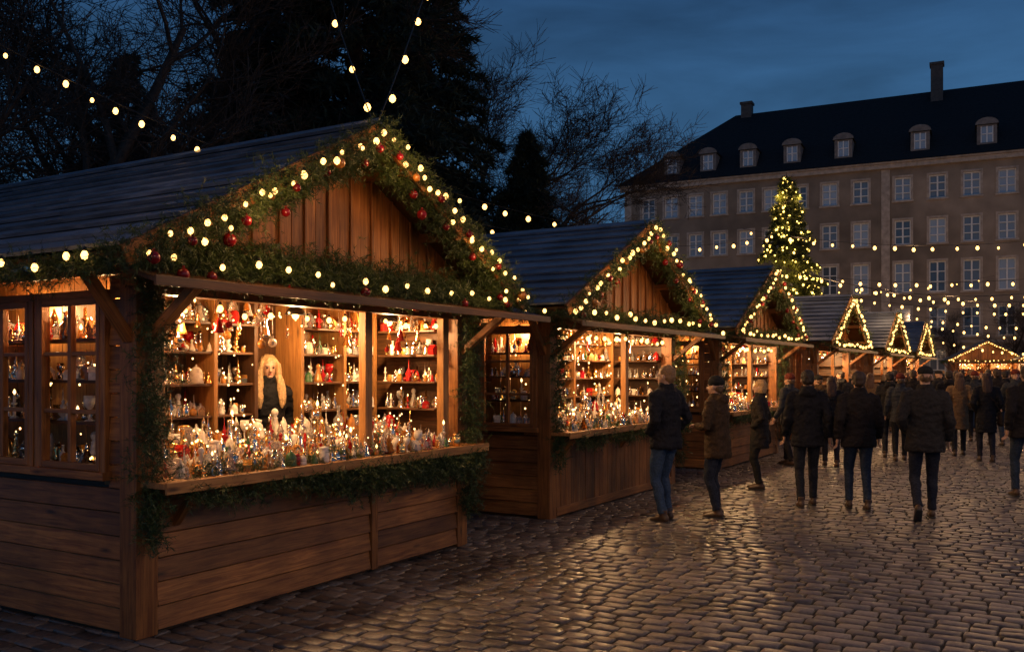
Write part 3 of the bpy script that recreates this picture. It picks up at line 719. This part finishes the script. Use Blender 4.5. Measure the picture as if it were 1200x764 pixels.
LC=(1,.60,.32)  # lane strings are added out of view to light stall fronts and ground
string_lights('facade_fill_string',lane(4.6,-6.2,4.6),lane(3.0,-10,4.8),.3,14,.024,lamps=3,en=78,col=LC)
string_lights('facade_fill_string',lane(-2.4,-2.6,3.6),lane(-2,-10,4.6),.3,18,.024,lamps=2,en=46,col=LC)
string_lights('facade_fill_string',lane(10,-8,4.6),lane(4.6,-6.2,4.6),.3,14,.024,lamps=2,en=60,col=LC)
string_lights('facade_fill_string',lane(-2.6,-2.6,3.6),lane(-4.6,2.5,3.7),.25,14,.024,lamps=2,en=26,col=WARM)
for u,Y,h in ((1290,22,5.0),(1290,27,4.1),(1290,34,3.6),(1290,40,3.4)):
    p=gp(u,Y); mb=MB(); V,Fc=tube([(0,0,0),(0,0,h)],[(.07,.07),(.05,.05)],10); mb.raw(V,Fc,0); o=mb.build('fill_string_mast',[WOODD]); o.location=p
for s,t,h in ((3.0,-10,4.9),(-2,-10,4.7),(10,-8,4.7),(-4.6,2.5,3.8)):  # masts carrying the added out-of-view lane strings
    p=lane(s,t,0); mb=MB(); V,Fc=tube([(0,0,0),(0,0,h)],[(.07,.07),(.05,.05)],10); mb.raw(V,Fc,0); o=mb.build('fill_string_mast',[WOODD]); o.location=p

# ---------------------------------------------------------------- people
def ik(a,b,l1,l2,pole):
    a=Vector(a);b=Vector(b);d=b-a;L=d.length
    if L>=(l1+l2)*.999: return a+d*(l1/(l1+l2))
    x=(l1*l1-l2*l2+L*L)/(2*L); h=math.sqrt(max(l1*l1-x*x,0)); dn=d.normalized(); p=Vector(pole)-dn*Vector(pole).dot(dn); p.normalize()
    return a+dn*x+p*h
def ell(c,r,n=14,m=9):
    V=[];Fc=[]
    for j in range(m+1):
        ph=math.pi*j/m
        for i in range(n):
            a=2*math.pi*i/n; V.append((c[0]+r[0]*max(math.sin(ph),.02)*math.cos(a),c[1]+r[1]*max(math.sin(ph),.02)*math.sin(a),c[2]-r[2]*math.cos(ph)))
    for j in range(m):
        for i in range(n): Fc.append((j*n+i,j*n+(i+1)%n,(j+1)*n+(i+1)%n,(j+1)*n+i))
    Fc.append(tuple(range(n))[::-1]); Fc.append(tuple(m*n+i for i in range(n)))
    return V,Fc
def remesh(parts,vox,smooth=4,amp=0,freq=9,seed=0,stretch=(1,1,1)):
    V=[];Fc=[]
    for v,f in parts:
        n=len(V); V+=[tuple(x) for x in v]; Fc+=[tuple(n+i for i in q) for q in f]
    me=bpy.data.meshes.new('t'); me.from_pydata(V,[],Fc); o=bpy.data.objects.new('t',me); link(o)
    r=o.modifiers.new('r','REMESH'); r.mode='VOXEL'; r.voxel_size=vox
    s=o.modifiers.new('s','SMOOTH'); s.iterations=smooth; s.factor=.5
    dg=bpy.context.evaluated_depsgraph_get(); ev=o.evaluated_get(dg); m=ev.to_mesh()
    vs=[v.co.copy() for v in m.vertices]; ns=[v.normal.copy() for v in m.vertices]; fs=[tuple(p.vertices) for p in m.polygons]
    ev.to_mesh_clear(); bpy.data.objects.remove(o); bpy.data.meshes.remove(me)
    if amp:
        off=Vector((seed*3.1,seed*1.7,seed*.9))
        for i,(v,n) in enumerate(zip(vs,ns)):
            q=Vector((v.x*stretch[0],v.y*stretch[1],v.z*stretch[2]))*freq+off
            vs[i]=v+n*amp*(mnoise.noise(q)+.6*(1-2*abs(mnoise.noise(q*1.9+Vector((5,5,5)))))-.3)
    return [tuple(v) for v in vs],fs
SKIN=simple('skin',(.50,.30,.21),.5,var=.08); EYE=simple('eye',(.03,.02,.02),.2); LIP=simple('lips',(.35,.12,.10),.5)
SHOE=simple('shoe_leather',(.08,.045,.025),.4); SOLE=simple('shoe_sole',(.04,.04,.04),.8)
_mc={}
def cloth(c,nm):
    k=(c,nm)
    if k not in _mc: _mc[k]=simple(nm,c,.85,0,.2,noise_scale=45,var=.3,bump=.35)
    return _mc[k]
def hand(mb,p,d,side,mat):
    p=Vector(p); d=Vector(d).normalized(); s=Vector((0,1,0)); s=(s-d*s.dot(d)).normalized(); n=d.cross(s)*side
    V,Fc=tube([p-d*.03,p,p+d*.045,p+d*.085],[(.022,.018),(.03,.016),(.038,.015),(.036,.012)],10,ref=s); mb.raw(V,Fc,mat)
    for i,l in enumerate((.068,.078,.072,.056)):
        b=p+d*.078+s*(.029-.0195*i); c=b+d*l*.5+n*.012; e=c+d*l*.38+n*.028
        V,Fc=tube([b,c,e,e+(d*.3+n).normalized()*.006],[(.0092,.0092),(.0085,.0085),(.007,.007),(.003,.003)],7,ref=s); mb.raw(V,Fc,mat)
    b=p+d*.02+s*.026; c=b+(d*.6+s*.8).normalized()*.035; e=c+(d+s*.25+n*.3).normalized()*.03
    V,Fc=tube([b,c,e],[(.012,.012),(.010,.010),(.006,.006)],7,ref=n); mb.raw(V,Fc,mat)
def person_mesh(seed,arms='pockets',stride=0.0,lift=0.0,hat=None,hair='short',hairc=(.12,.07,.035),jack=(.02,.02,.025),trou=(.03,.04,.07),hatc=(.02,.02,.02),hem=.80,fem=False,hood=False,headturn=0,lean=0.0,puff=1.0,bag=False,shoe=None,name='pedestrian'):
    mb=MB(); sw=.92 if fem else 1.0
    parts=[tube([(0,-.005,1.06),(0,-.008,1.0),(0,-.01,.93),(0,0,.86),(0,0,.82)],[(.14*sw,.10),(.165*sw,.115),(.175*sw,.125),(.16*sw,.11),(.1,.07)],16)]
    feet=[]
    for sg in (-1,1):
        st=stride*sg; fy=st; fz=.085+(lift if st<0 else 0); fx=sg*.095
        hip=Vector((sg*.088,0,.90-abs(stride)*.06)); an=Vector((fx,fy,fz)); kn=ik(hip,an,.43,.405,(sg*.05,1,0))
        m1=hip.lerp(kn,.5)+Vector((0,.012,0)); m2=kn.lerp(an,.3)+Vector((0,-.012,0)); an2=kn.lerp(an,.97)
        parts.append(tube([hip+Vector((0,0,.03)),m1,kn,m2,kn.lerp(an,.7),an2],[(.090,.098),(.077,.084),(.06,.064),(.058,.064),(.05,.054),(.052,.058)],14))
        feet.append((an,kn,st))
    V,Fc=remesh(parts,.014,3,.009,16,seed,(1,1,.8)); mb.raw(V,Fc,1)
    for an,kn,st in feet:
        pitch=-.75*(lift>0 and st<0)
        c,s=math.cos(pitch),math.sin(pitch)
        def R(y,z,x=0): return (an.x+x,an.y+y*c-z*s,an.z+y*s+z*c)
        V,Fc=remesh([tube([R(-.075,-.045),R(-.055,-.04),R(0,-.035),R(.07,-.048),R(.13,-.058),R(.175,-.062),R(.19,-.064)],[(.015,.02),(.036,.042),(.040,.048),(.044,.034),(.045,.026),(.034,.02),(.012,.01)],12),tube([R(0,-.03),R(-.005,.03),R(-.008,.06)],[(.038,.05),(.04,.046),(.042,.045)],10)],.010,2); mb.raw(V,Fc,3)
        V,Fc=tube([R(-.08,-.076),R(-.05,-.076),R(.05,-.078),R(.14,-.078),R(.195,-.074)],[(.02,.009),(.038,.010),(.042,.010),(.046,.010),(.018,.008)],10); mb.raw(V,Fc,6)
    ly=lambda z: lean*max(0,z-.9)
    prof=[(hem,.195,.145),(hem+.02,.2,.15)]
    if hem<.75: prof+=[(.85,.195,.145)]
    prof+=[(.95,.188,.142),(1.08,.172 if fem else .182,.130),(1.2,.185,.135),(1.32,.20,.138),(1.40,.195,.122),(1.45,.15,.105),(1.485,.095,.088),(1.52,.08,.08)]
    parts=[tube([(0,ly(z)-.005,z) for z,_,_ in prof],[(a*sw*puff,b*puff) for _,a,b in prof],20)]
    hands=[]
    for sg in (-1,1):
        sh=Vector((sg*.185*sw,ly(1.42)-.005,1.405))
        if arms=='pockets': wr=Vector((sg*.185*sw,.095,.99)); pole=(sg*.55,-1,0)
        elif arms=='down': wr=Vector((sg*.262,.03-stride*sg*.8,.90)); pole=(sg*.25,-1,0)
        elif arms=='front': wr=Vector((sg*.10,.24,1.14)); pole=(sg*.6,-.6,-.4)
        elif arms=='mixed': 
            if sg<0: wr=Vector((sg*.185,.095,.99)); pole=(sg*.55,-1,0)
            else: wr=Vector((sg*.255,.05,.90)); pole=(sg*.3,-1,0)
        el=ik(sh,wr,.29,.262,pole); 
        e2=el.lerp(wr,.98)
        parts.append(tube([sh+Vector((-sg*.07,0,.02)),sh,sh.lerp(el,.4),el,el.lerp(wr,.5),e2],[(.07,.08),(.072*puff,.078*puff),(.066*puff,.068*puff),(.056*puff,.058*puff),(.052*puff,.052*puff),(.043,.043)],14,ref=(0,1,0)))
        inpocket=arms=='pockets' or (arms=='mixed' and sg<0)
        if not inpocket: hands.append((wr,(wr-el).normalized(),sg))
    if hood: parts.append(ell((0,-.10+ly(1.5),1.47),(.115,.07,.075)))
    parts.append(tube([(0,ly(1.5)-.008,1.44),(0,ly(1.5)-.01,1.50),(0,ly(1.5)-.012,1.555)],[(.10,.095),(.084,.088),(.08,.085)],16))
    V,Fc=remesh(parts,.013,3,.015,11,seed+3,(1,1,1.7)); mb.raw(V,Fc,0)
    for wr,d,sg in hands: hand(mb,wr,d,sg,2)
    hp=[ell((0,-.012,1.655),(.074,.094,.092)),ell((0,.018,1.605),(.058,.072,.078)),ell((0,.062,1.555),(.03,.028,.024)),tube([(0,-.01,1.44),(0,-.012,1.52),(0,-.005,1.60)],[(.058,.06),(.054,.058),(.055,.06)],12),
        tube([(0,.082,1.655),(0,.098,1.625),(0,.112,1.603),(0,.09,1.592)],[(.008,.008),(.011,.010),(.016,.012),(.012,.01)],8)]
    for sg in (-1,1): hp.append(ell((sg*.076,-.008,1.62),(.011,.02,.03),8,6)); hp.append(ell((sg*.03,.08,1.655),(.02,.01,.006),8,6))
    V,Fc=remesh(hp,.0075,2); hm=[(V,Fc,2)]
    for sg in (-1,1): v,f=ell((sg*.029,.083,1.634),(.011,.008,.008),8,6); hm.append((v,f,4))
    v,f=ell((0,.088,1.571),(.022,.008,.006),8,6); hm.append((v,f,5))
    if hat=='beanie':
        v,f=remesh([ell((0,-.012,1.69),(.088,.105,.085)),tube([(0,-.016,1.655),(0,-.014,1.70)],[(.089,.105),(.091,.107)],20)],.009,3,.003,60,seed); hm.append((v,f,7))
        hh=[ell((0,-.05,1.61),(.068,.055,.065))]
    elif hat=='cap':
        v,f=remesh([ell((0,-.012,1.70),(.086,.104,.066)),tube([(0,-.014,1.672),(0,-.012,1.71)],[(.085,.103),(.086,.104)],20),tube([(0,.06,1.688),(0,.11,1.684),(0,.155,1.672)],[(.07,.008),(.066,.007),(.035,.005)],12)],.008,2); hm.append((v,f,7))
        hh=[ell((0,-.045,1.63),(.07,.06,.06))]
    else: hh=[ell((0,-.022,1.675),(.083,.100,.086)),ell((0,-.048,1.63),(.077,.066,.075))]
    if hair=='long':
        hh+= [tube([(0,-.05,1.66),(0,-.085,1.58),(0,-.10,1.48),(0,-.11,1.38),(0,-.11,1.33)],[(.08,.05),(.092,.05),(.095,.042),(.08,.03),(.04,.015)],14),ell((-.065,-.01,1.58),(.022,.04,.08)),ell((.065,-.01,1.58),(.022,.04,.08))]
    if hair=='flow':
        for sg in (-1,1): hh.append(tube([(sg*.03,0,1.74),(sg*.078,.02,1.66),(sg*.088,.03,1.56),(sg*.10,.085,1.45),(sg*.105,.125,1.34),(sg*.10,.13,1.26)],[(.02,.03),(.025,.05),(.03,.045),(.04,.035),(.035,.022),(.012,.01)],12))
        hh.append(ell((0,-.06,1.56),(.09,.05,.13)))
    if hair=='bob': hh+= [ell((0,-.04,1.60),(.095,.075,.10))]
    v,f=remesh(hh,.008,1,.010,34,seed,(1,1,.35)); hm.append((v,f,8))
    R=Matrix.Rotation(headturn,3,'Z'); o=Vector((0,ly(1.6),0))
    for v,f,m in hm: mb.raw([tuple(R@Vector(x)+o) for x in v],f,m)
    if bag:
        V,Fc=remesh([tube([(.24,.0,.98),(.245,.0,.9),(.25,0,.74),(.25,0,.70)],[(.035,.10),(.05,.14),(.06,.15),(.04,.12)],14)],.014,3,.004,12,seed); mb.raw(V,Fc,9)
        V,Fc=tube([(.25,.10,.95),(.2,.13,1.2),(.0,.14,1.36),(-.12,.02,1.50),(-.05,-.13,1.36),(.12,-.14,1.2),(.25,-.10,.95)],[(.012,.006)]*7,8); mb.raw(V,Fc,9)
    mats=[cloth(jack,'jacket_cloth'),cloth(trou,'trouser_cloth'),SKIN,shoe or SHOE,EYE,LIP,SOLE,cloth(hatc,'hat_wool'),simple('hair',hairc,.6,noise_scale=80,var=.4),cloth((.03,.02,.015),'bag_leather')]
    o=mb.build(name,mats); me=o.data; bpy.data.objects.remove(o); return me
def put(me,name,loc,H,face):
    o=bpy.data.objects.new(name,me); link(o); k=H/1.765; o.scale=(k,k,k); o.location=(loc[0],loc[1],.005+(loc[2] if len(loc)>2 else 0)); o.rotation_euler=(0,0,math.atan2(-face[0],face[1])); return o
BLK=(.014,.014,.018)
m1=person_mesh(1,'pockets',.05,0,hair='short',hairc=(.26,.15,.07),jack=(.017,.017,.022),trou=(.045,.075,.13),hem=.82,headturn=.35,puff=1.05)
m2=person_mesh(2,'front',.04,0,hat='beanie',hair='short',jack=(.06,.036,.02),trou=(.025,.03,.045),hem=.74,fem=True,lean=.05,puff=1.08,hood=True)
m3=person_mesh(3,'pockets',.03,0,hair='bob',hairc=(.45,.28,.12),jack=(.028,.024,.022),trou=(.02,.02,.02),hem=.66,fem=True,bag=True)
m4=person_mesh(4,'down',.12,.0,hair='short',hairc=(.03,.02,.014),jack=BLK,trou=(.022,.024,.03),hem=.78,hood=True,puff=1.04)
m5=person_mesh(5,'down',-.10,0,hair='short',hairc=(.05,.03,.02),jack=(.018,.015,.016),trou=(.03,.045,.075),hem=.80,puff=1.1)
m6=person_mesh(6,'mixed',.17,.07,hat='cap',hair='short',jack=(.026,.024,.025),trou=(.022,.026,.04),hem=.78,puff=1.08)
m7=person_mesh(7,'pockets',.14,0,hair='long',hairc=(.12,.06,.03),jack=(.20,.12,.06),trou=(.02,.02,.025),hem=.56,fem=True)
m8=person_mesh(8,'down',.13,0,hat='beanie',hatc=(.14,.03,.02),jack=(.04,.044,.052),trou=BLK,hem=.78)
m9=person_mesh(9,'pockets',-.12,0,hair='long',hairc=(.06,.03,.02),jack=BLK,trou=(.02,.02,.03),hem=.58,fem=True,bag=True)
mv=person_mesh(10,'pockets',.0,0,hair='flow',hairc=(.42,.27,.13),jack=(.012,.012,.014),trou=BLK,hem=.70,fem=True,headturn=-.3,puff=.92)
put(m1,'man',G(780,611).xy,1.77,(-.62,.78)); put(m2,'woman',G(841,606).xy,1.64,(-.80,.60)); put(m3,'woman',G(890,573).xy,1.58,(-.9,.44))
put(m4,'man',G(946,594).xy,1.72,(.15,1)); put(m5,'man',G(1006,597).xy,1.70,(.2,1)); put(m6,'man',G(1084,609).xy,1.76,(.3,1))
crowd=[(974,547,m9,1.62,(.2,1)),(1043,536,m4,1.7,(.4,1)),(1055,540,m8,1.66,(.3,1)),(1124,534,m7,1.68,(.35,1)),(1156,541,m9,1.68,(.3,1)),(1203,583,m5,1.78,(.1,1)),
 (925,545,m8,1.66,(-.6,.8)),(960,532,m2,1.62,(-.7,.7)),(1000,530,m1,1.74,(-.3,1)),(1020,520,m7,1.66,(.4,.9)),(1070,516,m5,1.74,(.3,1)),(1100,508,m6,1.72,(.5,-.8)),
 (1140,505,m1,1.76,(.2,-1)),(1178,512,m4,1.72,(.4,1)),(1190,530,m8,1.74,(-.2,-1)),(985,508,m4,1.7,(-.7,.5)),(1035,500,m3,1.6,(.3,1)),(1062,497,m9,1.66,(-.8,.4)),
 (1085,492,m8,1.75,(.6,.8)),(1110,490,m2,1.62,(.2,-1)),(1128,488,m5,1.75,(.4,1)),(1150,486,m7,1.65,(-.4,-1)),(1170,488,m6,1.75,(.4,1)),(1192,492,m1,1.75,(0,-1)),
 (1050,482,m1,1.72,(-.9,.2)),(1075,479,m4,1.76,(.4,1)),(1097,478,m9,1.62,(.4,1)),(1118,476,m8,1.73,(.1,-1)),(1136,476,m6,1.75,(.5,1)),(1160,475,m3,1.6,(.6,-1)),(1182,474,m5,1.78,(.4,1)),(1198,477,m7,1.66,(.4,1)),
 (1112,522,m4,1.72,(.3,1)),(1168,522,m5,1.76,(.2,1)),(1142,517,m8,1.7,(.3,1)),(1090,500,m1,1.7,(.3,1)),(1200,507,m6,1.74,(.1,-1)),(1060,474,m5,1.7,(.4,1)),(1105,471,m1,1.75,(.4,1)),(1128,470,m4,1.7,(.4,-1)),(1150,470,m8,1.72,(.4,1)),(1174,469,m9,1.66,(.3,1)),(1192,469,m4,1.78,(.4,-1)),
 (1012,508,m9,1.64,(.3,1)),(1048,506,m4,1.74,(.4,1)),(1120,500,m5,1.72,(.4,1)),(1158,500,m4,1.76,(.2,1)),(1180,499,m9,1.66,(.3,-1)),(1102,485,m5,1.73,(.3,1)),(1140,482,m4,1.74,(.3,1)),(1165,480,m1,1.72,(.4,1)),(1086,473,m9,1.64,(.4,1)),(1115,466,m5,1.74,(.4,1)),(1140,465,m9,1.66,(.4,1)),(1162,465,m1,1.74,(.4,1)),(1184,464,m8,1.7,(.4,1))]
for u,v,me,H,f in crowd: put(me,'pedestrian',G(u,v).xy,H,f)
q=STM(5.5)@Vector((1.1,1.03,0)); put(m8,'shopkeeper',(q.x,q.y),1.68,(.86,-.5))
q=STM(0)@Vector((2.14,1.02,0)); put(mv,'shopkeeper',(q.x,q.y,.17),1.68,(.66,-.75))

# ---------------------------------------------------------------- sky, sun, camera
w=bpy.data.worlds.new('World'); scene.world=w; w.use_nodes=True; nt=w.node_tree; L=nt.links.new; bg=nt.nodes['Background']
sky=N(nt,'ShaderNodeTexSky',sky_type='NISHITA'); sky.sun_disc=False; sky.sun_elevation=math.radians(-3); sky.sun_rotation=math.radians(20)
tc=N(nt,'ShaderNodeTexCoord'); sp=N(nt,'ShaderNodeSeparateXYZ'); L(tc.outputs['Generated'],sp.inputs[0])
rp=N(nt,'ShaderNodeValToRGB'); e=rp.color_ramp.elements; e[0].position=0; e[0].color=(.050,.155,.31,1); e[1].position=.75; e[1].color=(.017,.045,.112,1)
x=e.new(.16); x.color=(.042,.130,.265,1); x=e.new(.38); x.color=(.023,.074,.175,1)
L(sp.outputs[2],rp.inputs['Fac'])
mp=N(nt,'ShaderNodeMapping'); mp.inputs['Scale'].default_value=(1.6,1.6,6.5); mp.inputs['Rotation'].default_value=(.1,.12,0); L(tc.outputs['Generated'],mp.inputs[0])
nz=N(nt,'ShaderNodeTexNoise'); nz.inputs['Scale'].default_value=2.2; nz.inputs['Detail'].default_value=7; nz.inputs['Roughness'].default_value=.55; nz.inputs['Distortion'].default_value=.4; L(mp.outputs[0],nz.inputs[0])
mr=N(nt,'ShaderNodeMapRange'); mr.inputs[1].default_value=.35; mr.inputs[2].default_value=.68; mr.inputs[3].default_value=.68; mr.inputs[4].default_value=1.2; L(nz.outputs['Fac'],mr.inputs[0])
vm=N(nt,'ShaderNodeVectorMath',operation='SCALE'); L(rp.outputs[0],vm.inputs[0]); L(mr.outputs[0],vm.inputs['Scale'])
v2=N(nt,'ShaderNodeVectorMath',operation='SCALE'); L(sky.outputs[0],v2.inputs[0]); v2.inputs['Scale'].default_value=.01
va=N(nt,'ShaderNodeVectorMath',operation='ADD'); L(vm.outputs[0],va.inputs[0]); L(v2.outputs[0],va.inputs[1])
L(va.outputs[0],bg.inputs[0]); bg.inputs[1].default_value=1.0
sd=bpy.data.lights.new('sun','SUN'); sd.energy=.02; sd.angle=math.radians(30); sd.color=(.7,.82,1); so=bpy.data.objects.new('sun',sd); link(so); so.rotation_euler=(math.radians(55),0,math.radians(-30))
cd=bpy.data.cameras.new('camera'); cam=bpy.data.objects.new('camera',cd); link(cam); cam.location=(0,0,CH); cam.rotation_euler=(math.radians(90),0,0)
cd.sensor_width=36; cd.lens=32.4; cd.shift_y=53/1200; cd.clip_end=2000; cd.clip_start=.05; scene.camera=cam
scene.view_settings.view_transform='Standard'; scene.view_settings.look='None'; scene.view_settings.exposure=0
